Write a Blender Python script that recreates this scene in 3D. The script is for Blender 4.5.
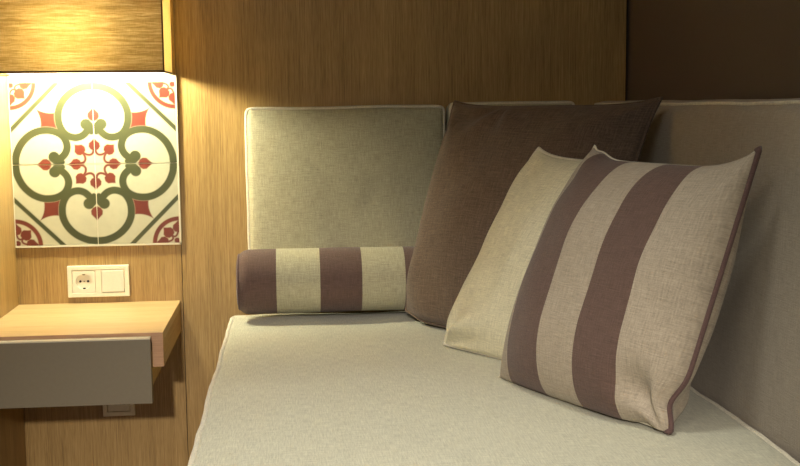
import bpy, bmesh, math, random
import numpy as np
from mathutils import Vector, Matrix, noise
random.seed(4)
for o in list(bpy.data.objects): bpy.data.objects.remove(o)
S = bpy.context.scene
EYE = 1.0          # eye height above the floor
WALL = 2.812       # distance of the wood wall

# ------------------------------------------------------------ camera
cd = bpy.data.cameras.new('camera'); cam = bpy.data.objects.new('camera', cd)
S.collection.objects.link(cam); S.camera = cam
cd.sensor_width = 36; cd.lens = 50; cd.clip_start = .05
yaw, pit, rol = 0.0983618, 0.11486196, -0.00957781
F = Vector((math.sin(yaw)*math.cos(pit), math.cos(yaw)*math.cos(pit), -math.sin(pit)))
R_ = F.cross(Vector((0, 0, 1))).normalized(); U_ = R_.cross(F)
c_, s_ = math.cos(rol), math.sin(rol)
RR = c_*R_+s_*U_; UU = -s_*R_+c_*U_
M_ = Matrix((RR, UU, -F)).transposed().to_4x4(); M_.translation = Vector((0, 0, EYE))
cam.matrix_world = M_

# ------------------------------------------------------------ world, lights, exposure
w = bpy.data.worlds.new('world'); S.world = w; w.use_nodes = True
w.node_tree.nodes['Background'].inputs[0].default_value = (1.0, .93, .84, 1)
w.node_tree.nodes['Background'].inputs[1].default_value = .085
def spot(name, loc, target, power, col, size, blend, rad):
    l = bpy.data.lights.new(name, 'SPOT'); l.energy = power; l.color = col
    l.spot_size = math.radians(size); l.spot_blend = blend; l.shadow_soft_size = rad
    o = bpy.data.objects.new(name, l); S.collection.objects.link(o); o.location = loc
    o.rotation_euler = (Vector(target)-Vector(loc)).to_track_quat('-Z', 'Y').to_euler()
    return o
spot('ceiling_spot_light', (-.32, -1.6, 1.80), (-0.06, 1.30, .33), 520, (1, .89, .80), 35, 1.0, .06)
spot('added_seat_fill', (.0, 1.15, 2.42), (.06, 1.25, .4), 78, (1, .98, .88), 68, 1.0, .2)  # overhead fill added to brighten the seat more than upright faces
al = bpy.data.lights.new('added_room_fill', 'AREA'); al.energy = 34; al.color = (1, .93, .82); al.shape = 'SQUARE'; al.size = 1.2  # soft unseen fill, added to lift the upper wood and soften shading
ao = bpy.data.objects.new('added_room_fill', al); S.collection.objects.link(ao); ao.location = (-.7, -.6, 2.46)
S.view_settings.view_transform = 'Standard'; S.view_settings.look = 'None'
S.view_settings.exposure = 0; S.view_settings.gamma = 1; S.view_settings.use_curve_mapping = False

# ------------------------------------------------------------ materials
def rgb(r, g, b):
    f = lambda c: (c/255/12.92 if c/255 <= .04045 else ((c/255+.055)/1.055)**2.4)
    return (f(r), f(g), f(b), 1)
class NT:
    def __init__(s, name):
        s.m = bpy.data.materials.new(name); s.m.use_nodes = True; s.t = s.m.node_tree
        s.b = s.t.nodes['Principled BSDF']; s.out = s.t.nodes['Material Output']
    def n(s, typ, **k):
        x = s.t.nodes.new(typ)
        for a, v in k.items(): setattr(x, a, v)
        return x
    def l(s, a, b): s.t.links.new(a, b)
    def coords(s, kind='Object', scale=(1, 1, 1)):
        tc = s.n('ShaderNodeTexCoord'); mp = s.n('ShaderNodeMapping'); mp.inputs['Scale'].default_value = scale
        s.l(tc.outputs[kind], mp.inputs['Vector']); return mp.outputs[0]
    def noise(s, vec, scale=1, detail=3, rough=.5):
        x = s.n('ShaderNodeTexNoise'); x.inputs['Scale'].default_value = scale; x.inputs['Detail'].default_value = detail
        x.inputs['Roughness'].default_value = rough; s.l(vec, x.inputs['Vector']); return x.outputs['Fac']
    def math(s, op, a, b=0.0, c=None):
        x = s.n('ShaderNodeMath', operation=op)
        for i, v in enumerate((a, b) if c is None else (a, b, c)):
            if isinstance(v, (int, float)): x.inputs[i].default_value = v
            else: s.l(v, x.inputs[i])
        return x.outputs[0]
    def ramp(s, fac, stops, interp='LINEAR'):
        x = s.n('ShaderNodeValToRGB'); x.color_ramp.interpolation = interp
        e = x.color_ramp.elements
        while len(e) > 1: e.remove(e[-1])
        e[0].position, e[0].color = stops[0]
        for p, c in stops[1:]:
            q = e.new(p); q.color = c
        s.l(fac, x.inputs[0]); return x.outputs[0]
    def mul(s, col, fac):          # multiply a colour by a scalar
        x = s.n('ShaderNodeMix', data_type='RGBA', blend_type='MULTIPLY'); x.inputs[0].default_value = 1
        if isinstance(col, tuple): x.inputs[6].default_value = col
        else: s.l(col, x.inputs[6])
        s.l(fac, x.inputs[7]); return x.outputs[2]
    def bump(s, h, strength=.3, dist=.001):
        x = s.n('ShaderNodeBump'); x.inputs['Strength'].default_value = strength; x.inputs['Distance'].default_value = dist
        s.l(h, x.inputs['Height']); s.l(x.outputs[0], s.b.inputs['Normal'])
def plain(name, col, rough=.5, metal=0, emit=None):
    k = NT(name); k.b.inputs['Base Color'].default_value = col; k.b.inputs['Roughness'].default_value = rough
    k.b.inputs['Metallic'].default_value = metal
    v = k.coords(); h = k.noise(v, 120, 2)
    k.l(k.mul(col, k.math('MULTIPLY_ADD', h, .12, .94)), k.b.inputs['Base Color'])
    if emit: k.b.inputs['Emission Color'].default_value = emit[0]; k.b.inputs['Emission Strength'].default_value = emit[1]
    return k.m
def wood(name, axis, dark, mid, light, rough=.45, f=1.0):
    """oak veneer, grain running along axis"""
    k = NT(name)
    a = [330*f, 330*f, 330*f]; a[axis] = 6
    b = [26*f, 26*f, 26*f]; b[axis] = .5
    c = [600, 600, 600]; c[axis] = 30
    n1 = k.noise(k.coords(scale=a), 1, 4, .6); n2 = k.noise(k.coords(scale=b), 1, 3, .5); n3 = k.noise(k.coords(scale=c), 1, 2)
    s = k.math('ADD', k.math('MULTIPLY', n1, .52), k.math('ADD', k.math('MULTIPLY', n2, .2), k.math('MULTIPLY', n3, .28)))
    k.l(k.ramp(s, [(.34, dark), (.5, mid), (.66, light)]), k.b.inputs['Base Color'])
    k.b.inputs['Roughness'].default_value = rough; k.bump(s, .25, .0006)
    return k.m
def fabric(name, stops, weave=1.0, axis='u', var=.34, size=1.0):
    """linen: stripes laid out along one UV axis (metres), slubbed threads both ways"""
    k = NT(name)
    tc = k.n('ShaderNodeTexCoord'); sp = k.n('ShaderNodeSeparateXYZ'); k.l(tc.outputs['UV'], sp.inputs[0])
    if len(stops) > 1: col = k.ramp(sp.outputs[0 if axis == 'u' else 1], stops, 'CONSTANT')
    else: col = stops[0][1]
    h1 = k.noise(k.coords('UV', (520*size, 36*size, 1)), 1, 2, .6); h2 = k.noise(k.coords('UV', (36*size, 520*size, 1)), 1, 2, .6)
    th = k.math('ADD', h1, h2)                       # ~1
    lo = k.noise(k.coords('UV', (7, 7, 1)), 1, 3)
    gr = k.noise(k.coords('UV', (420*size, 420*size, 1)), 1, 2)
    v = k.math('ADD', k.math('MULTIPLY_ADD', k.math('SUBTRACT', th, 1.0), var*2.3, 1.0), k.math('MULTIPLY_ADD', lo, .1, -.05))
    v = k.math('ADD', v, k.math('MULTIPLY_ADD', gr, var*1.6, -var*.8))
    k.l(k.mul(col, v), k.b.inputs['Base Color'])
    k.b.inputs['Roughness'].default_value = .92
    k.b.inputs['Specular IOR Level'].default_value = .2
    k.b.inputs['Sheen Weight'].default_value = .12; k.b.inputs['Sheen Roughness'].default_value = .5
    k.bump(k.math('ADD', th, gr), .55*weave, .0012)
    return k.m
CREAM = rgb(168, 163, 134); PCREAM = rgb(158, 147, 129); BROWN = rgb(94, 75, 67); DARK = rgb(94, 79, 66)
OAK_D, OAK_M, OAK_L = rgb(122, 97, 52), rgb(158, 128, 74), rgb(184, 154, 98)
M_oak = wood('oak_veneer_vertical', 2, OAK_D, OAK_M, OAK_L)
M_oak_side = wood('oak_veneer_partition', 2, OAK_D, OAK_M, OAK_L)
M_oak_top = wood('oak_shelf_top', 0, rgb(168, 136, 90), rgb(192, 162, 112), rgb(208, 180, 132), .4)
M_oak_edge = wood('oak_edge', 0, rgb(140, 104, 74), rgb(164, 126, 92), rgb(180, 144, 108), .5)
M_gap = plain('dark_gap', rgb(18, 14, 10), .9)
M_brown = plain('brown_wall_paint', rgb(92, 79, 66), .8)
M_floor = wood('floor_oak', 1, rgb(92, 66, 42), rgb(120, 90, 60), rgb(140, 108, 74), .5, .4)
M_ceil = plain('ceiling_paint', rgb(205, 200, 188), .9)
M_grey = plain('taupe_lacquer', rgb(110, 102, 82), .45)
M_alu = plain('pale_drawer_edge', rgb(196, 186, 160), .35)
M_plastic = plain('cream_plastic', rgb(232, 226, 200), .3)
M_plastic2 = plain('cream_plastic_insert', rgb(226, 222, 200), .35)
M_hole = plain('socket_hole', rgb(22, 18, 15), .8)
M_metal = plain('earth_clip', rgb(150, 140, 120), .3, 1)
M_grout = plain('white_grout', rgb(208, 202, 176), .7)
M_cream = fabric('cream_linen', [(0, CREAM)])
M_seat = fabric('seat_linen', [(0, rgb(186, 185, 163))], var=.32)
M_side = fabric('side_linen', [(0, rgb(152, 142, 126))], var=.24)
M_pil = fabric('pillow_cream_linen', [(0, rgb(202, 197, 168))], var=.3)
M_darkp = fabric('brown_weave', [(0, DARK)], weave=1.6, var=.5, size=.7)
M_brownpipe = fabric('brown_piping', [(0, rgb(88, 68, 64))])
M_creampipe = fabric('cream_piping', [(0, rgb(206, 200, 178))])

# ------------------------------------------------------------ object helpers
C = S.collection
def mesh_obj(name, bm, mats, parent=None, smooth=True):
    me = bpy.data.meshes.new(name); bm.to_mesh(me); bm.free()
    for m in (mats if isinstance(mats, (list, tuple)) else [mats]): me.materials.append(m)
    if smooth:
        for p in me.polygons: p.use_smooth = True
    o = bpy.data.objects.new(name, me); C.objects.link(o)
    if parent: o.parent = parent; o.matrix_parent_inverse = Matrix.Translation(-parent.location)
    return o
def thing(name, label, cat, loc, group=None):
    o = bpy.data.objects.new(name, None); C.objects.link(o); o.location = loc; o.empty_display_size = .05
    return tag(o, label, cat, group)
def tag(o, label, cat, group=None):
    o['label'] = label; o['category'] = cat
    if group: o['group'] = group
    return o
def struct(o): o['kind'] = 'structure'; return o
def add_box(bm, x0, x1, y0, y1, z0, z1, bev=0, mi=0, seg=2):
    b = bmesh.new()
    r = bmesh.ops.create_cube(b, size=1)
    for v in b.verts: v.co = Vector((x0+(v.co.x+.5)*(x1-x0), y0+(v.co.y+.5)*(y1-y0), z0+(v.co.z+.5)*(z1-z0)))
    if bev: bmesh.ops.bevel(b, geom=b.edges[:], offset=bev, segments=seg, affect='EDGES', profile=.5)
    vm = {v: bm.verts.new(v.co) for v in b.verts}
    for f in b.faces:
        nf = bm.faces.new([vm[v] for v in f.verts]); nf.material_index = mi
    b.free()
def box(name, x0, x1, y0, y1, z0, z1, mat, parent=None, bev=0):
    bm = bmesh.new(); add_box(bm, x0, x1, y0, y1, z0, z1, bev); return mesh_obj(name, bm, mat, parent, False)
def tube(bm, pts, r, n=8, closed=True, rfun=None):
    """tube along a polyline, UV in metres"""
    uv = bm.loops.layers.uv.verify()
    P = [Vector(p) for p in pts]; N = len(P); rings = []; L = [0]
    for i in range(1, N+1): L.append(L[-1]+(P[i % N]-P[i-1]).length)
    up = None
    for i in range(N):
        a = P[(i-1) % N] if (closed or i) else P[0]; b = P[(i+1) % N] if (closed or i < N-1) else P[-1]
        t = (b-a).normalized()
        if up is None:
            up = t.cross(Vector((.31, .2, .93))).normalized()
        up = (up - t*up.dot(t)).normalized(); sd = t.cross(up)
        rr = r*(rfun(i/N) if rfun else 1)
        rings.append([bm.verts.new(P[i]+rr*(math.cos(2*math.pi*k/n)*up+math.sin(2*math.pi*k/n)*sd)) for k in range(n)])
    for i in range(N if closed else N-1):
        A, B = rings[i], rings[(i+1) % N]
        off = 0
        if closed and i == N-1:   # match the twist where the loop closes
            off = min(range(n), key=lambda o: sum((A[k].co-B[(k+o) % n].co).length for k in range(n)))
        for k in range(n):
            f = bm.faces.new((A[k], A[(k+1) % n], B[(k+1+off) % n], B[(k+off) % n]))
            for lp, (uu, vv) in zip(f.loops, ((L[i], k), (L[i], k+1), (L[i+1], k+1), (L[i+1], k))):
                lp[uv].uv = (uu, vv*2*math.pi*r/n)
    if not closed:
        bm.faces.new(rings[0][::-1]); bm.faces.new(rings[-1])

# ------------------------------------------------------------ cushions
def pillow(name, label, BL, BR, TR, TL, front, back, mat, pipemat, pr, conc=(.03, .03, .03, .0), zmin=None, xmax=None, n=72, seed=0,
           pw=3.0, wrinkle=.004, ears=(), rounds=(), dents=(), split=False, group=None, pexp=.5):
    """a knife-edged cushion spanning four corners; conc = left, right, top, bottom concavity; ears = local wrinkle centres"""
    BL, BR, TR, TL = map(Vector, (BL, BR, TR, TL))
    cen = (BL+BR+TR+TL)/4
    W = ((BR-BL).length+(TR-TL).length)/2; H = ((TL-BL).length+(TR-BR).length)/2
    nrm = ((BR-BL)+(TR-TL)).cross((TL-BL)+(TR-BR)).normalized()
    if nrm.y > 0: nrm = -nrm
    def base(u, v):
        cl, cr, ct, cb = conc
        if u < 0: uu = u*(1-2*cl*(1-abs(v)**pw))
        else: uu = u*(1-2*cr*(1-abs(v)**pw))
        if v > 0: vv = v*(1-2*ct*(1-abs(u)**pw))
        else: vv = v*(1-2*cb*(1-abs(u)**pw))
        for cu, cv, am in rounds:
            e = am*math.exp(-((u-cu)**2+(v-cv)**2)/.03); uu -= cu*e; vv -= cv*e
        s, t = (uu+1)/2, (vv+1)/2
        return BL*(1-s)*(1-t)+BR*s*(1-t)+TR*s*t+TL*(1-s)*t
    def prof(u, v):
        a = max(0, 1-abs(u)**2.4); b = max(0, 1-abs(v)**2.4)
        return (a*b)**pexp
    def pt(u, v, side):
        p = base(u, v); h = prof(u, v)
        am = (front(u) if callable(front) else front) if side > 0 else -(back(u) if callable(back) else back)
        d = am*h
        q = Vector((u*2.2+seed*7.1, v*2.2, side*3+seed))
        wr = wrinkle*noise.noise(q)*1.6
        # folds that run in from the corners
        for (cu, cv, amp, fr) in ears:
            du, dv = u-cu, v-cv; r = math.hypot(du, dv); th = math.atan2(dv, du)
            wr += amp*math.sin(th*fr+seed+r*2)*math.exp(-(r/.42)**2)*min(1, r*4)
        e = min(1, h*2.2)
        p = p+nrm*(d+wr*e)
        for cu, cv, rad, vec in dents: p = p+Vector(vec)*math.exp(-((u-cu)**2+(v-cv)**2)/rad**2)
        if zmin is not None:
            zf = zmin(p.x, p.y) if callable(zmin) else zmin
            if p.z < zf+.001: p = Vector((p.x, p.y, zf+.001))
        if xmax is not None:
            xm = xmax(p.z)-.002
            if p.x > xm: p = Vector((xm, p.y, p.z))
        return p
    bm = bmesh.new(); uv = bm.loops.layers.uv.verify()
    g = [-1+2*i/n for i in range(n+1)]
    # denser near the edges
    g = [math.sin(x*math.pi/2)*.6+x*.4 for x in g]
    grid = {}
    for side in (1, -1):
        for i in range(n+1):
            for j in range(n+1):
                edge = i in (0, n) or j in (0, n)
                if side < 0 and edge: grid[(side, i, j)] = grid[(1, i, j)]
                else: grid[(side, i, j)] = bm.verts.new(pt(g[i], g[j], side))
        for i in range(n):
            for j in range(n):
                ids = [(i, j), (i+1, j), (i+1, j+1), (i, j+1)]
                f = [grid[(side, a, b)] for a, b in ids]
                if side < 0: f = f[::-1]; ids = ids[::-1]
                try: ff = bm.faces.new(f)
                except ValueError: continue
                for lp, (a, b) in zip(ff.loops, ids):
                    lp[uv].uv = ((g[a]+1)/2*W, (g[b]+1)/2*H)
    if (bm.faces[:] and True):
        bm.normal_update()
        c = bm.faces[0] if False else None
    bmesh.ops.recalc_face_normals(bm, faces=bm.faces[:])
    root = thing(name, label, 'cushion', (cen.x, cen.y, min(BL.z, BR.z)), group)
    mesh_obj('cover', bm, mat, root)
    loop = []
    for i in range(n): loop.append(grid_pos(pt, g, i, 0))
    for j in range(n): loop.append(grid_pos(pt, g, n, j))
    for i in range(n, 0, -1): loop.append(grid_pos(pt, g, i, n))
    for j in range(n, 0, -1): loop.append(grid_pos(pt, g, 0, j))
    if split:    # coloured piping on the near side only, a fine cream seam elsewhere
        b2 = bmesh.new(); tube(b2, dedupe(loop[n-3:2*n+3]), pr, 8, closed=False); mesh_obj('piping', b2, pipemat, root)
        b2 = bmesh.new(); tube(b2, dedupe(loop[2*n+2:]+loop[:n-2]), .0022, 8, closed=False); mesh_obj('seam', b2, split, root)
    else:
        b2 = bmesh.new(); tube(b2, dedupe(loop), pr, 8); mesh_obj('piping', b2, pipemat, root)
    return root
def grid_pos(pt, g, i, j): return pt(g[i], g[j], 1)
def dedupe(P):
    out = [P[0]]
    for p in P[1:]:
        if (p-out[-1]).length > 1e-4: out.append(p)
    return out

def block_cushion(name, label, T, a, b, t, r, bulge, mat, pipe, seed=0, nx=60, ny=60, wob=.003, sag=None, warp=None, pr=.0045, group=None, face_in=0.0, base=(0, 0, 0)):
    """upholstered block: local x,y = face size a,b, local z = thickness t, soft edges of radius r, face bulged at +z, piped round its front edge.
    T maps a local point to the world."""
    ha, hb = a/2, b/2
    def W(p):
        inner = Vector((max(-ha+r, min(ha-r, p.x)), max(-hb+r, min(hb-r, p.y)), max(-t+r, min(-r, p.z))))
        d = p-inner
        q = inner+d.normalized()*r if d.length > 1e-9 else p
        u, v = p.x/ha, p.y/hb
        if p.z > -t*.5:
            k = (1+2*min(0, p.z/t)) if p.z < 0 else 1
            q.z += bulge*(max(0, 1-abs(u)**3)*max(0, 1-abs(v)**5))**.8*k
        nz = noise.noise(Vector((q.x*5+seed*3, q.y*5, q.z*3+seed)))
        nz2 = noise.noise(Vector((q.x*16+seed, q.y*16, q.z*9)))
        q += Vector((u*.8, v*.8, 1 if p.z > -t*.5 else 0))*(wob*nz+wob*.35*nz2)
        if warp: q = warp(q)
        return T(q)
    bm = bmesh.new(); uv = bm.loops.layers.uv.verify()
    def gridpts(lo, hi, n):
        xs = [lo+(hi-lo)*i/n for i in range(n+1)]
        ex = [lo+r*k/4 for k in range(1, 4)]+[hi-r*k/4 for k in range(1, 4)]
        return sorted(set(round(x, 6) for x in xs+ex))
    X = gridpts(-ha, ha, nx); Yv = gridpts(-hb, hb, ny); Zv = gridpts(-t, 0, 12)
    cache = {}
    def V(x, y, z):
        key = (round(x, 5), round(y, 5), round(z, 5))
        if key not in cache: cache[key] = bm.verts.new(W(Vector((x, y, z))))
        return cache[key]
    def sheet(A, B, mk, uvf):
        for i in range(len(A)-1):
            for j in range(len(B)-1):
                cs = [(A[i], B[j]), (A[i+1], B[j]), (A[i+1], B[j+1]), (A[i], B[j+1])]
                vs = [V(*mk(*c)) for c in cs]
                if len(set(vs)) < 4: continue
                f = bm.faces.new(vs)
                for lp, c in zip(f.loops, cs): lp[uv].uv = c
    sheet(X, Yv, lambda x, y: (x, y, 0), None); sheet(X, Yv, lambda x, y: (x, y, -t), None)
    for s in (-1, 1):
        sheet(X, Zv, lambda x, z: (x, s*hb, z), None); sheet(Yv, Zv, lambda y, z: (s*ha, y, z), None)
    bmesh.ops.recalc_face_normals(bm, faces=bm.faces[:])
    root = thing(name, label, 'cushion', base, group)
    mesh_obj('cover', bm, mat, root)
    # piping round the front edge
    loop = []
    n = 90
    cx, cy = ha, hb
    pts = []
    for (x0, y0, x1, y1) in ((-cx, -cy, cx, -cy), (cx, -cy, cx, cy), (cx, cy, -cx, cy), (-cx, cy, -cx, -cy)):
        for i in range(n): pts.append(Vector((x0+(x1-x0)*i/n, y0+(y1-y0)*i/n, 0)))
    pts = [W(p)+(W(p)-W(p*.97)).normalized()*pr*.75 for p in pts]
    cenw = W(Vector((0, 0, -t/2)))
    b2 = bmesh.new(); tube(b2, dedupe(pts), pr, 8)
    mesh_obj('piping', b2, pipe, root)
    return root

# ------------------------------------------------------------ setting
LX = -.679; RX = .872
bm = bmesh.new()
add_box(bm, LX, -.2758, WALL, WALL+.02, 0, 2.5); add_box(bm, -.2742, .864, WALL, WALL+.02, 0, 2.5)
struct(mesh_obj('wall_back', bm, M_oak, None, False))
struct(box('trim_1', LX-.02, RX+.1, WALL+.02, WALL+.06, 0, 2.5, M_gap))
struct(box('wall_left', LX-.03, LX, 2.15, WALL+.06, 0, 2.5, M_oak_side))
struct(box('wall_right', RX, RX+.1, -1.2, WALL+.02, 0, 2.5, M_brown))
struct(box('floor', -2.6, RX+.1, -2.6, WALL+.06, -.05, 0, M_floor))
struct(box('ceiling', -2.6, RX+.1, -2.6, WALL+.06, 2.5, 2.56, M_ceil))

# ------------------------------------------------------------ seat platform and cushions
SEAT = EYE-.511
struct(box('trim_2', -.145, .86, .62, 2.805, 0, SEAT-.165, M_oak_side))
def seat_z(x, y): return SEAT+.012
def T_seat(q): return Vector((.2815+q.x, 1.70+q.y, SEAT+q.z))
# local x across (a), y in depth (b)
def seat_warp(q):
    return q
block_cushion('seat_cushion', 'wide pale grey-green linen seat cushion with piped edge, under the pillows', T_seat, .864, 2.02, .165, .012, .012,
              M_seat, M_creampipe, seed=1, nx=60, ny=110, wob=.0035, base=(.287, 1.7, SEAT-.165), pr=.0058)
BACKY = 2.746
lean = .012
def T_back(cx, w, top=EYE-.001, h=.50):
    def T(q): # local z toward the viewer
        z = top-h/2+q.y
        return Vector((cx+q.x, BACKY-q.z+lean*(q.y/(h/2)), z))
    return T
def face_side_x(z): return .735+.03*max(0, (z-SEAT))/.5
block_cushion('back_cushion', 'cream linen back cushion behind the striped bolster, leftmost against the oak wall', T_back(.1415, .499), .499, .5, .064, .022, .034,
              M_cream, M_creampipe, seed=2, wob=.003, base=(.139, BACKY, SEAT-.01), pr=.0042, group=None)
block_cushion('back_cushion', 'cream linen back cushion mostly hidden behind the dark brown pillow', T_back(.559, .326, EYE+.006), .326, .5, .064, .022, .034,
              M_cream, M_creampipe, seed=3, wob=.003, base=(.552, BACKY, SEAT-.01), pr=.0042)
def T_side(q):   # local x = along depth, y = up, z = toward -x
    z = EYE+.004-.29+q.y
    return Vector((face_side_x(z)-.0-q.z, 1.72+q.x, z))
block_cushion('side_cushion', 'long taupe-cream linen cushion leaning along the brown right wall', T_side, 2.14, .58, .096, .03, .016,
              M_side, M_creampipe, seed=5, nx=110, ny=40, wob=.003, base=(.79, 1.72, SEAT), pr=.004)

# ------------------------------------------------------------ bolster
def bolster():
    r = .0765; x0, x1 = -.130, .315; cy, cz = 2.628, EYE-.4135
    root = thing('bolster', 'round bolster striped brown and cream, lying against the leftmost back cushion', 'bolster', ((x0+x1)/2, cy, cz-r))
    prof = []
    er = .03
    for k in range(7): prof.append((x0+.004-.004*k/6, r*.0+(r-er)*k/6))
    for k in range(1, 9):
        a = math.pi/2*k/8; prof.append((x0+er-er*math.cos(a), r-er+er*math.sin(a)))
    n = 60
    for k in range(1, n): prof.append((x0+er+(x1-x0-2*er)*k/n, r))
    for k in range(0, 9):
        a = math.pi/2*k/8; prof.append((x1-er+er*math.sin(a), r-er+er*math.cos(a)))
    for k in range(1, 7): prof.append((x1, (r-er)*(1-k/6)))
    bm = bmesh.new(); uv = bm.loops.layers.uv.verify(); m = 56; rings = []
    for (x, rr) in prof:
        ring = []
        for k in range(m):
            a = 2*math.pi*k/m
            q = rr*(1+.018*noise.noise(Vector((x*9, math.cos(a)*1.5, math.sin(a)*1.5))))
            ring.append(bm.verts.new((x, cy-q*math.cos(a), max(cz-r+.0015, cz+q*math.sin(a)))))
        rings.append(ring)
    for i in range(len(rings)-1):
        for k in range(m):
            f = bm.faces.new((rings[i][k], rings[i+1][k], rings[i+1][(k+1) % m], rings[i][(k+1) % m]))
            for lp, (ii, kk) in zip(f.loops, ((i, k), (i+1, k), (i+1, k+1), (i, k+1))):
                lp[uv].uv = (prof[ii][0]-x0, kk*2*math.pi*r/m)
    bmesh.ops.remove_doubles(bm, verts=bm.verts[:], dist=1e-6)
    bmesh.ops.recalc_face_normals(bm, faces=bm.faces[:])
    st = []
    cut = [(-.037-x0), (.0625-x0), (.162-x0), (.263-x0)]
    st = [(0, BROWN), (cut[0], CREAM), (cut[1], BROWN), (cut[2], CREAM), (cut[3], BROWN)]
    mesh_obj('cover', bm, fabric('bolster_stripes', st, weave=1.2), root)
    for xx in (x0+.006,):
        b2 = bmesh.new(); tube(b2, [(xx, cy-(r-.012)*math.cos(a), cz+(r-.012)*math.sin(a)) for a in [2*math.pi*k/48 for k in range(48)]], .003, 6)
        mesh_obj('piping', b2, M_brownpipe, root)
bolster()

# ------------------------------------------------------------ pillows
E_ = EYE
pillow('pillow', 'large plain dark brown woven pillow in the corner of the back cushions',
       (.252, 2.52, E_-.482), (.575, 2.09, E_-.492), (.738, 2.165, E_+.008), (.395, 2.64, E_+.006),
       .085, .04, M_darkp, M_darkp, .004, conc=(.0, .03, .03, -.01), zmin=lambda x, y: SEAT+.0155, xmax=face_side_x,
       seed=1, pw=5, wrinkle=.007, rounds=((-1, -1, .04),), ears=((-1, 1, .014, 7), (-.3, 1, .010, 6), (1, 1, .010, 5), (-1, -1, .005, 4)))
pillow('pillow', 'plain cream linen pillow standing between the dark brown and the striped pillow',
       (.312, 2.247, E_-.497), (.560, 1.87, E_-.497), (.735, 1.745, E_-.100), (.503, 2.215, E_-.090),
       lambda u: .066-.05*max(0, min(1, (u+.4)/.7)), .03, M_pil, M_creampipe, .0035, conc=(-.03, .02, .045, -.0), zmin=lambda x, y: SEAT+.0155, xmax=face_side_x,
       seed=2, pw=6, wrinkle=.006, ears=((-1, -1, .022, 8), (-1, 1, .011, 5)))
PW = .420
st = [(0, PCREAM), (.12*PW, BROWN), (.37*PW, PCREAM), (.585*PW, BROWN), (.775*PW, PCREAM)]
M_stripe = fabric('pillow_stripes', st, weave=1.2, var=.3)
pillow('pillow', 'front pillow with broad mauve-brown and cream vertical stripes and brown piping',
       (.374, 1.958, E_-.501), (.562, 1.585, E_-.507), (.697, 1.597, E_-.070), (.550, 1.975, E_-.070),
       .100, lambda u: .022+.065*max(0, min(1, u/.8)), M_stripe, M_brownpipe, .0046, split=M_creampipe, conc=(-.012, .0, .075, .0), zmin=lambda x, y: SEAT+.0155, xmax=face_side_x,
       seed=3, pw=5.5, rounds=((-1, 1, .035),), dents=((1, -.76, .12, (-.012, .010, .0)), (.72, -.78, .16, (.018, .012, .0)), (.8, -1, .12, (.0, .0, .012)), (-.80, 1, .12, (.0, .0, .007))), wrinkle=.004, ears=((1, -1, .016, 6), (-1, 1, .009, 5), (1, 1, .007, 5)))

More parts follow.
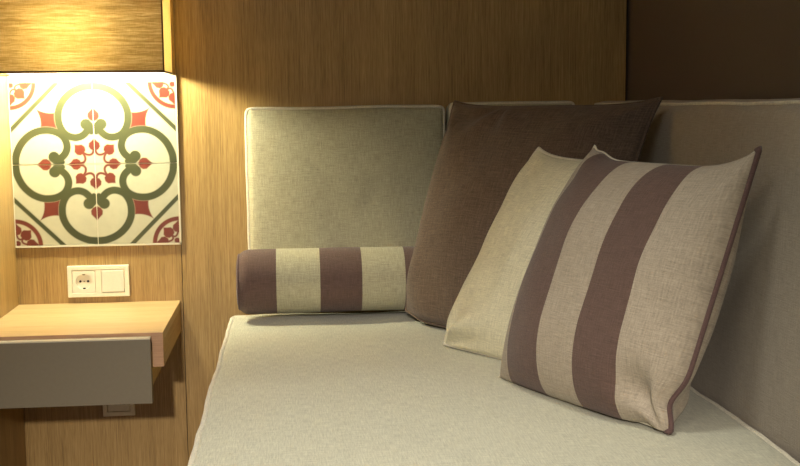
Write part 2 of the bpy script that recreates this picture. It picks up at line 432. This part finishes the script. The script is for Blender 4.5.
# ------------------------------------------------------------ cement-look tile panel
def tile_pattern(U, V):
    """U, V in units of half the panel from its centre; returns green, red coverage"""
    aa = .006
    def sm(d): return np.clip(.5-d/(2*aa), 0, 1)
    def seg(px, py, pts, wid):
        best = np.full(px.shape, 9.)
        for i in range(len(pts)-1):
            (ax, ay), (bx, by) = pts[i], pts[i+1]
            wa, wb = (wid[i], wid[i+1]) if isinstance(wid, (list, tuple)) else (wid, wid)
            dx, dy = bx-ax, by-ay
            t = np.clip(((px-ax)*dx+(py-ay)*dy)/(dx*dx+dy*dy), 0, 1)
            best = np.minimum(best, np.hypot(px-ax-t*dx, py-ay-t*dy)-(wa+(wb-wa)*t))
        return best
    def spline(pts, k=8):
        P = np.array([2*np.array(pts[0])-np.array(pts[1])]+list(map(np.array, pts))+[2*np.array(pts[-1])-np.array(pts[-2])], float); out = []
        for i in range(1, len(P)-2):
            for j in range(k):
                t = j/k; out.append(tuple(.5*((2*P[i])+(-P[i-1]+P[i+1])*t+(2*P[i-1]-5*P[i]+4*P[i+1]-P[i+2])*t*t+(-P[i-1]+3*P[i]-3*P[i+1]+P[i+2])*t**3)))
        out.append(tuple(P[-2])); return out
    def poly(px, py, pts):   # convex-ish signed distance (inside negative) by crossing test
        ins = np.zeros(px.shape, bool); d = np.full(px.shape, 9.)
        n = len(pts)
        for i in range(n):
            (ax, ay), (bx, by) = pts[i], pts[(i+1) % n]
            c = ((ay > py) != (by > py)) & (px < (bx-ax)*(py-ay)/((by-ay) if by != ay else 1e-9)+ax)
            ins ^= c
            dx, dy = bx-ax, by-ay; t = np.clip(((px-ax)*dx+(py-ay)*dy)/(dx*dx+dy*dy+1e-12), 0, 1)
            d = np.minimum(d, np.hypot(px-ax-t*dx, py-ay-t*dy))
        return np.where(ins, -d, d)
    a = np.abs(U); b = np.abs(V)
    hi, lo = np.maximum(a, b), np.minimum(a, b)       # fold onto one octant (the pattern is symmetric)
    ring = spline([(0, .955), (.12, .94), (.25, .88), (.35, .785), (.405, .68), (.42, .58), (.405, .475), (.355, .385), (.285, .34), (.21, .328), (.14, .35), (.085, .40), (.055, .455)])
    g = seg(lo, hi, ring, .045)
    g = np.minimum(g, seg(hi, lo, ring, .045))
    g = np.minimum(g, np.hypot(lo-.092, hi-.49)-.068)
    g = np.minimum(g, seg(lo, hi, [(.03, .39), (.05, .47), (.085, .50)], [.03, .05, .055]))
    g = np.minimum(g, np.abs(lo+hi-1.42)/math.sqrt(2)-.026)
    green = sm(g)
    # red leaves in the lobes
    leaf = [(0, .70), (.03, .665), (.068, .625), (.072, .58), (.05, .545), (0, .52), (-.05, .545), (-.072, .58), (-.068, .625), (-.03, .665)]
    r = poly(lo, hi, leaf)
    # square with hollow sides
    def arc(p, q, k): 
        out = []
        for i in range(8):
            t = i/8; m = 4*t*(1-t)*k
            nx, ny = -(q[1]-p[1]), q[0]-p[0]; L = math.hypot(nx, ny)
            out.append((p[0]+(q[0]-p[0])*t+nx/L*m, p[1]+(q[1]-p[1])*t+ny/L*m))
        return out
    sq = arc((.37, .37), (.64, .42), 0)+arc((.64, .42), (.69, .69), .03)+arc((.69, .69), (.42, .64), .03)+arc((.42, .64), (.37, .37), 0)
    r = np.minimum(r, poly(lo, hi, sq))
    # eight little leaves round the centre
    def rotp(pts, th, o=(0, 0)):
        c, s = math.cos(th), math.sin(th)
        return [(o[0]+x*c-y*s, o[1]+x*s+y*c) for x, y in pts]
    bud = [(0, .085), (.03, .052), (.064, .024), (.07, -.02), (.046, -.058), (0, -.07), (-.046, -.058), (-.07, -.02), (-.064, .024), (-.03, .052)]
    r = np.minimum(r, poly(lo, hi, rotp(bud, 0, (0, .235))))
    r = np.minimum(r, poly(lo, hi, rotp(bud, -math.pi/4, (.18, .18))))
    st = spline([(.012, .19), (.018, .145), (.045, .118), (.08, .115), (.115, .128), (.15, .15)])
    r = np.minimum(r, seg(lo, hi, st, .015))
    # corner quarter ring with sprigs
    ca, cb = 1.0-lo, 1.0-hi                            # distance in from the corner, ca >= cb
    r = np.minimum(r, np.abs(np.hypot(ca, cb)-.305)-.027)
    r = np.minimum(r, poly(ca, cb, rotp(bud, -math.pi/4, (.135, .135))))
    r = np.minimum(r, poly(ca, cb, rotp(bud, -math.pi/2, (.20, .012))))
    st = spline([(.105, .105), (.08, .065), (.095, .035), (.13, .02), (.16, .01)])
    r = np.minimum(r, seg(ca, cb, st, .012)); r = np.minimum(r, np.hypot(ca-.03, cb-.03)-.035)
    red = sm(r)*(1-green)
    return green, red
k = NT('patterned_tile'); at = k.n('ShaderNodeVertexColor'); at.layer_name = 'pattern'
sp = k.n('ShaderNodeSeparateColor'); k.l(at.outputs[0], sp.inputs[0])
def mixc(k, a, b, f):
    x = k.n('ShaderNodeMix', data_type='RGBA'); k.l(f, x.inputs[0])
    for i, v in ((6, a), (7, b)):
        if isinstance(v, tuple): x.inputs[i].default_value = v
        else: k.l(v, x.inputs[i])
    return x.outputs[2]
c1 = mixc(k, rgb(176, 174, 148), rgb(62, 66, 40), sp.outputs[1]); c2 = mixc(k, c1, rgb(102, 46, 34), sp.outputs[0])
mott = k.noise(k.coords(scale=(60, 60, 60)), 1, 4)
k.l(k.mul(c2, k.math('MULTIPLY_ADD', mott, .16, .92)), k.b.inputs['Base Color']); k.b.inputs['Roughness'].default_value = .38
M_tile = k.m
TC = Vector((-.478, WALL-.006, EYE-.138)); TH = .2
panel = thing('tile_panel', 'square panel of four patterned cement tiles set in the oak wall under the lamp', 'tiles', (TC.x, WALL-.003, TC.z-TH))
for su in (-1, 1):
    for sv in (-1, 1):
        n = 150; gp = .0009
        xs = np.linspace(gp, TH-.0006, n+1)*su; zs = np.linspace(gp, TH-.0006, n+1)*sv
        XX, ZZ = np.meshgrid(xs, zs, indexing='ij'); g, r = tile_pattern(XX/TH, ZZ/TH)
        verts = [(TC.x+x, TC.y, TC.z+z) for x, z in zip(XX.ravel(), ZZ.ravel())]
        faces = []
        for i in range(n):
            for j in range(n):
                q = [i*(n+1)+j, (i+1)*(n+1)+j, (i+1)*(n+1)+j+1, i*(n+1)+j+1]
                faces.append(q if su*sv > 0 else q[::-1])
        # rim going back to the wall
        N0 = len(verts)
        cs = [(xs[0], zs[0], 0), (xs[-1], zs[0], n*(n+1)), (xs[-1], zs[-1], n*(n+1)+n), (xs[0], zs[-1], n)]
        for x, z, _ in cs: verts.append((TC.x+x, WALL-.0005, TC.z+z))
        for a in range(4):
            b = (a+1) % 4; q = [cs[a][2], N0+a, N0+b, cs[b][2]]
            faces.append(q if su*sv > 0 else q[::-1])
        me = bpy.data.meshes.new('tile'); me.from_pydata(verts, [], faces)
        ca = me.color_attributes.new('pattern', 'FLOAT_COLOR', 'POINT')
        dat = np.zeros((len(verts), 4)); dat[:, 3] = 1; dat[:N0, 0] = r.ravel(); dat[:N0, 1] = g.ravel()
        ca.data.foreach_set('color', dat.ravel())
        me.materials.append(M_tile); o = bpy.data.objects.new('tile', me); C.objects.link(o)
        o.parent = panel; o.matrix_parent_inverse = Matrix.Translation(-panel.location)
bm = bmesh.new()
x0, x1, z0, z1 = TC.x-TH, TC.x+TH, TC.z-TH, TC.z+TH
add_box(bm, x0, x1, WALL-.0042, WALL-.0002, z0, z1)
add_box(bm, x0, x0+.0001+.002, WALL-.007, WALL-.0002, z0-.003, z1, 0)
add_box(bm, x0, x1+.004, WALL-.0075, WALL-.0002, z0-.0045, z0-.0005, 0)
add_box(bm, x1+.0003, x1+.004, WALL-.0075, WALL-.0002, z0-.004, z1+.016, 0)
mesh_obj('grout', bm, M_grout, panel, False)
box('border_tile', x0, x1+.004, WALL-.006, WALL-.0002, z1+.001, z1+.0165, M_grout, panel, .0006)
box('border_tile', x0, x1-.01, WALL-.006, WALL-.0002, z1+.0175, z1+.075, M_grout, panel, .0006)

# ------------------------------------------------------------ sockets
def plug_holes(bm, cx, cz, y):
    pass
def disc(bm, cx, cz, y0, y1, r, n=32, mi=0):
    a = [bm.verts.new((cx+r*math.cos(2*math.pi*k/n), y0, cz+r*math.sin(2*math.pi*k/n))) for k in range(n)]
    b = [bm.verts.new((cx+r*math.cos(2*math.pi*k/n), y1, cz+r*math.sin(2*math.pi*k/n))) for k in range(n)]
    f = bm.faces.new(a); f.material_index = mi
    for k in range(n):
        g = bm.faces.new((a[k], b[k], b[(k+1) % n], a[(k+1) % n])); g.material_index = mi
def frame_ring(bm, x0, x1, z0, z1, ix0, ix1, iz0, iz1, y0, y1):
    add_box(bm, x0, ix0, y0, y1, z0, z1, .0012); add_box(bm, ix1, x1, y0, y1, z0, z1, .0012)
    add_box(bm, ix0-.001, ix1+.001, y0, y1, z0, iz0, .0012); add_box(bm, ix0-.001, ix1+.001, y0, y1, iz1, z1, .0012)
def socket_insert(cx, cz, yf, parent, w=.0275):
    """square insert with a recessed round well, two pin holes and earth clips"""
    bm = bmesh.new()
    n = 48; R = .0195; dep = .005
    # square-to-circle face
    sqv = []; civ = []; cib = []
    for k in range(n):
        a = 2*math.pi*(k+.5)/n; c, s = math.cos(a), math.sin(a); m = w/max(abs(c), abs(s))
        sqv.append(bm.verts.new((cx+c*m, yf, cz+s*m))); civ.append(bm.verts.new((cx+R*c, yf, cz+R*s))); cib.append(bm.verts.new((cx+R*.96*c, yf+dep, cz+R*.96*s)))
    sqb = [bm.verts.new((v.co.x, yf+.006, v.co.z)) for v in sqv]
    for k in range(n):
        q = (k+1) % n
        bm.faces.new((sqv[k], civ[k], civ[q], sqv[q])); bm.faces.new((civ[k], cib[k], cib[q], civ[q])); bm.faces.new((sqv[k], sqv[q], sqb[q], sqb[k]))
    bm.faces.new(cib); bmesh.ops.recalc_face_normals(bm, faces=bm.faces[:])
    o = mesh_obj('socket_insert', bm, M_plastic2, parent, False)
    for dx in (-.0095, .0095):
        b = bmesh.new(); disc(b, cx+dx, cz, yf+dep-.0006, yf+dep, .0029, 20); h = mesh_obj('pin_hole', b, M_hole, None, False)
        h.parent = o
    for dz in (-.0175, .0175):
        h = box('earth_clip', cx-.003, cx+.003, yf+.001, yf+dep, cz+dz-.0015, cz+dz+.0015, M_metal if dz > 0 else M_hole)
        h.parent = o
    b = bmesh.new(); disc(b, cx, cz, yf+dep-.0005, yf+dep, .0018, 16); h = mesh_obj('centre_screw', b, M_metal, None, False)
    h.parent = o
    return o
sx0, sx1, sz0, sz1 = -.5565, -.4055, EYE-.470, EYE-.391
sk = thing('socket_plate', 'cream double plate with a power socket and a light switch above the oak shelf', 'socket', (-.481, WALL-.004, sz0))
bm = bmesh.new(); yf = WALL-.0095
m1, m2 = sx0+.0115, sx1-.0115
cxa, cxb = sx0+.040, sx1-.040; czz = (sz0+sz1)/2
add_box(bm, sx0, sx0+.0115, yf, WALL-.0002, sz0, sz1, .0015); add_box(bm, sx1-.0115, sx1, yf, WALL-.0002, sz0, sz1, .0015)
add_box(bm, cxa+.0285, cxb-.0285, yf+.0002, WALL-.0002, czz-.0286, czz+.0286)
add_box(bm, sx0+.010, sx1-.010, yf, WALL-.0002, sz0, czz-.0285, .0015); add_box(bm, sx0+.010, sx1-.010, yf, WALL-.0002, czz+.0285, sz1, .0015)
add_box(bm, sx0+.004, sx1-.004, WALL-.002, WALL-.0002, sz0+.004, sz1-.004)
mesh_obj('frame', bm, M_plastic, sk, False)
socket_insert(cxa, czz, yf+.0008, sk)
o = box('rocker', cxb-.0275, cxb+.0275, yf-.0012, WALL-.002, czz-.0275, czz+.0275, M_plastic2, sk, .0015)

ls = thing('wall_plate', 'small single cream wall plate half hidden below the grey drawer', 'wall plate', (-.444, WALL-.004, EYE-.775))
bm = bmesh.new(); lx0, lx1, lz0, lz1 = -.483, -.404, EYE-.777, EYE-.697; cz2 = (lz0+lz1)/2; cx2 = (lx0+lx1)/2
frame_ring(bm, lx0, lx1, lz0, lz1, cx2-.0285, cx2+.0285, cz2-.0285, cz2+.0285, WALL-.0095, WALL-.0002)
mesh_obj('frame', bm, M_plastic, ls, False)
box('insert', cx2-.0275, cx2+.0275, WALL-.0102, WALL-.001, cz2-.0275, cz2+.0275, M_plastic2, ls, .0015)

# ------------------------------------------------------------ floating shelf with drawer
SF = 2.413; st_, sb_ = EYE-.4855, EYE-.562; sxr = -.2815
sh = thing('wall_shelf', 'floating oak bedside shelf with a taupe grey drawer, fixed to the wall', 'shelf', (-.48, 2.61, EYE-.645))
bm = bmesh.new()
add_box(bm, LX+.0008, sxr, SF, WALL-.0008, st_-.020, st_, .0008)
b = mesh_obj('top_board', bm, M_oak_top, sh, False)
bm = bmesh.new(); add_box(bm, LX+.0008, sxr-.0002, SF-.0006, SF+.0004, st_-.0198, st_-.0004); mesh_obj('edge_band', bm, M_oak_edge, sh, False)
bm = bmesh.new(); add_box(bm, sxr-.024, sxr-.0001, SF, WALL-.0008, sb_, st_-.0201, .0006)
mesh_obj('side_panel', bm, wood('oak_shelf_side', 1, rgb(150, 112, 66), rgb(176, 138, 84), rgb(194, 158, 104), .45), sh, False)
bm = bmesh.new(); add_box(bm, sxr-.0235, sxr-.0003, SF-.0006, SF+.0004, sb_+.0004, st_-.0195); mesh_obj('edge_band', bm, M_oak_edge, sh, False)
dr = box('drawer', LX+.004, -.3065, SF-.021, SF-.003, EYE-.638, EYE-.4965, M_grey, sh, .0008)
h = box('drawer_lip', LX+.004, -.3068, SF-.0215, SF-.003, EYE-.4965, EYE-.4935, M_alu); h.parent = dr
bm = bmesh.new(); add_box(bm, LX+.012, -.318, SF-.003, WALL-.05, EYE-.625, EYE-.512); h = mesh_obj('drawer_box', bm, M_oak_side, None, False); h.parent = dr

# ------------------------------------------------------------ wall lamp
k = NT('shade_linen'); k.t.nodes.remove(k.b)
v1 = k.noise(k.coords(scale=(12, 12, 220)), 1, 4, .65); v2 = k.noise(k.coords(scale=(45, 45, 800)), 1, 3, .6); v3 = k.noise(k.coords(scale=(700, 700, 60)), 1, 2)
s = k.math('ADD', k.math('MULTIPLY', v1, .5), k.math('ADD', k.math('MULTIPLY', v2, .36), k.math('MULTIPLY', v3, .14)))
col = k.ramp(s, [(.34, rgb(168, 146, 98)), (.47, rgb(200, 180, 132)), (.56, rgb(222, 206, 164)), (.66, rgb(240, 230, 196))])
df = k.n('ShaderNodeBsdfDiffuse'); tr = k.n('ShaderNodeBsdfTranslucent'); mx = k.n('ShaderNodeMixShader')
k.l(col, df.inputs[0]); k.l(col, tr.inputs[0]); mx.inputs[0].default_value = .23
k.l(df.outputs[0], mx.inputs[1]); k.l(tr.outputs[0], mx.inputs[2]); k.l(mx.outputs[0], k.out.inputs[0])
M_shade = k.m
k = NT('shade_side_linen'); k.t.nodes.remove(k.b)
df = k.n('ShaderNodeBsdfDiffuse'); tr = k.n('ShaderNodeBsdfTranslucent'); mx = k.n('ShaderNodeMixShader')
v1 = k.noise(k.coords(scale=(60, 60, 500)), 1, 3); col = k.ramp(v1, [(.35, rgb(214, 196, 150)), (.65, rgb(226, 208, 164))])
k.l(col, df.inputs[0]); k.l(col, tr.inputs[0]); mx.inputs[0].default_value = .32
k.l(df.outputs[0], mx.inputs[1]); k.l(tr.outputs[0], mx.inputs[2]); k.l(mx.outputs[0], k.out.inputs[0])
M_shade_side = k.m
M_trim = plain('shade_trim', rgb(92, 66, 34), .8)
ax0, ax1, ay0, ay1, az0, az1 = LX+.004, -.2835, 2.633, WALL-.001, EYE+.0815, EYE+.37
lamp = thing('wall_lamp', 'rectangular wall lamp with a glowing golden slubbed linen shade above the tiles', 'lamp', (-.48, 2.72, az0))
th = .0016
box('lamp_shade', ax0, ax1-.002, ay0, ay0+th, az0, az1, M_shade, lamp)
bm = bmesh.new(); add_box(bm, ax1-th, ax1, ay0+th, ay1, az0, az1); mesh_obj('shade_side', bm, M_shade_side, lamp, False)
bm = bmesh.new(); add_box(bm, ax0, ax0+th, ay0+th, ay1, az0, az1); mesh_obj('shade_side', bm, M_shade_side, lamp, False)
bm = bmesh.new()
add_box(bm, ax0, ax1+.0006, ay0-.0012, ay0+.003, az0-.002, az0+.0032, .0006); add_box(bm, ax1-.0028, ax1+.0006, ay0-.0012, ay0+.003, az0, az1, .0006)
add_box(bm, ax1-.002, ax1+.0006, ay0+.003, ay1, az0-.002, az0+.002); add_box(bm, ax0, ax0+.002, ay0+.003, ay1, az0-.002, az0+.002)
mesh_obj('shade_trim', bm, M_trim, lamp, False)
BX, BY, BZ = -.50, 2.674, EYE+.165
bm = bmesh.new(); add_box(bm, BX-.03, BX+.03, WALL-.02, WALL-.0005, BZ+.07, BZ+.13, .003); add_box(bm, BX-.008, BX+.008, BY, WALL-.006, BZ+.085, BZ+.1)
add_box(bm, BX-.016, BX+.016, BY-.016, BY+.016, BZ+.045, BZ+.1, .004)
mesh_obj('bracket', bm, M_alu, lamp, False)
bm = bmesh.new(); bmesh.ops.create_uvsphere(bm, u_segments=20, v_segments=14, radius=.034)
for v in bm.verts:
    v.co.z *= 1.15
    if v.co.z > 0: v.co.x *= 1-.35*v.co.z/.04; v.co.y *= 1-.35*v.co.z/.04; v.co.z *= 1.4
    v.co += Vector((BX, BY, BZ))
k = NT('bulb_glass'); k.t.nodes.remove(k.b)
e = k.n('ShaderNodeEmission'); e.inputs[0].default_value = (1, .96, .72, 1); e.inputs[1].default_value = 660
k.l(e.outputs[0], k.out.inputs[0])
mesh_obj('bulb', bm, k.m, lamp)
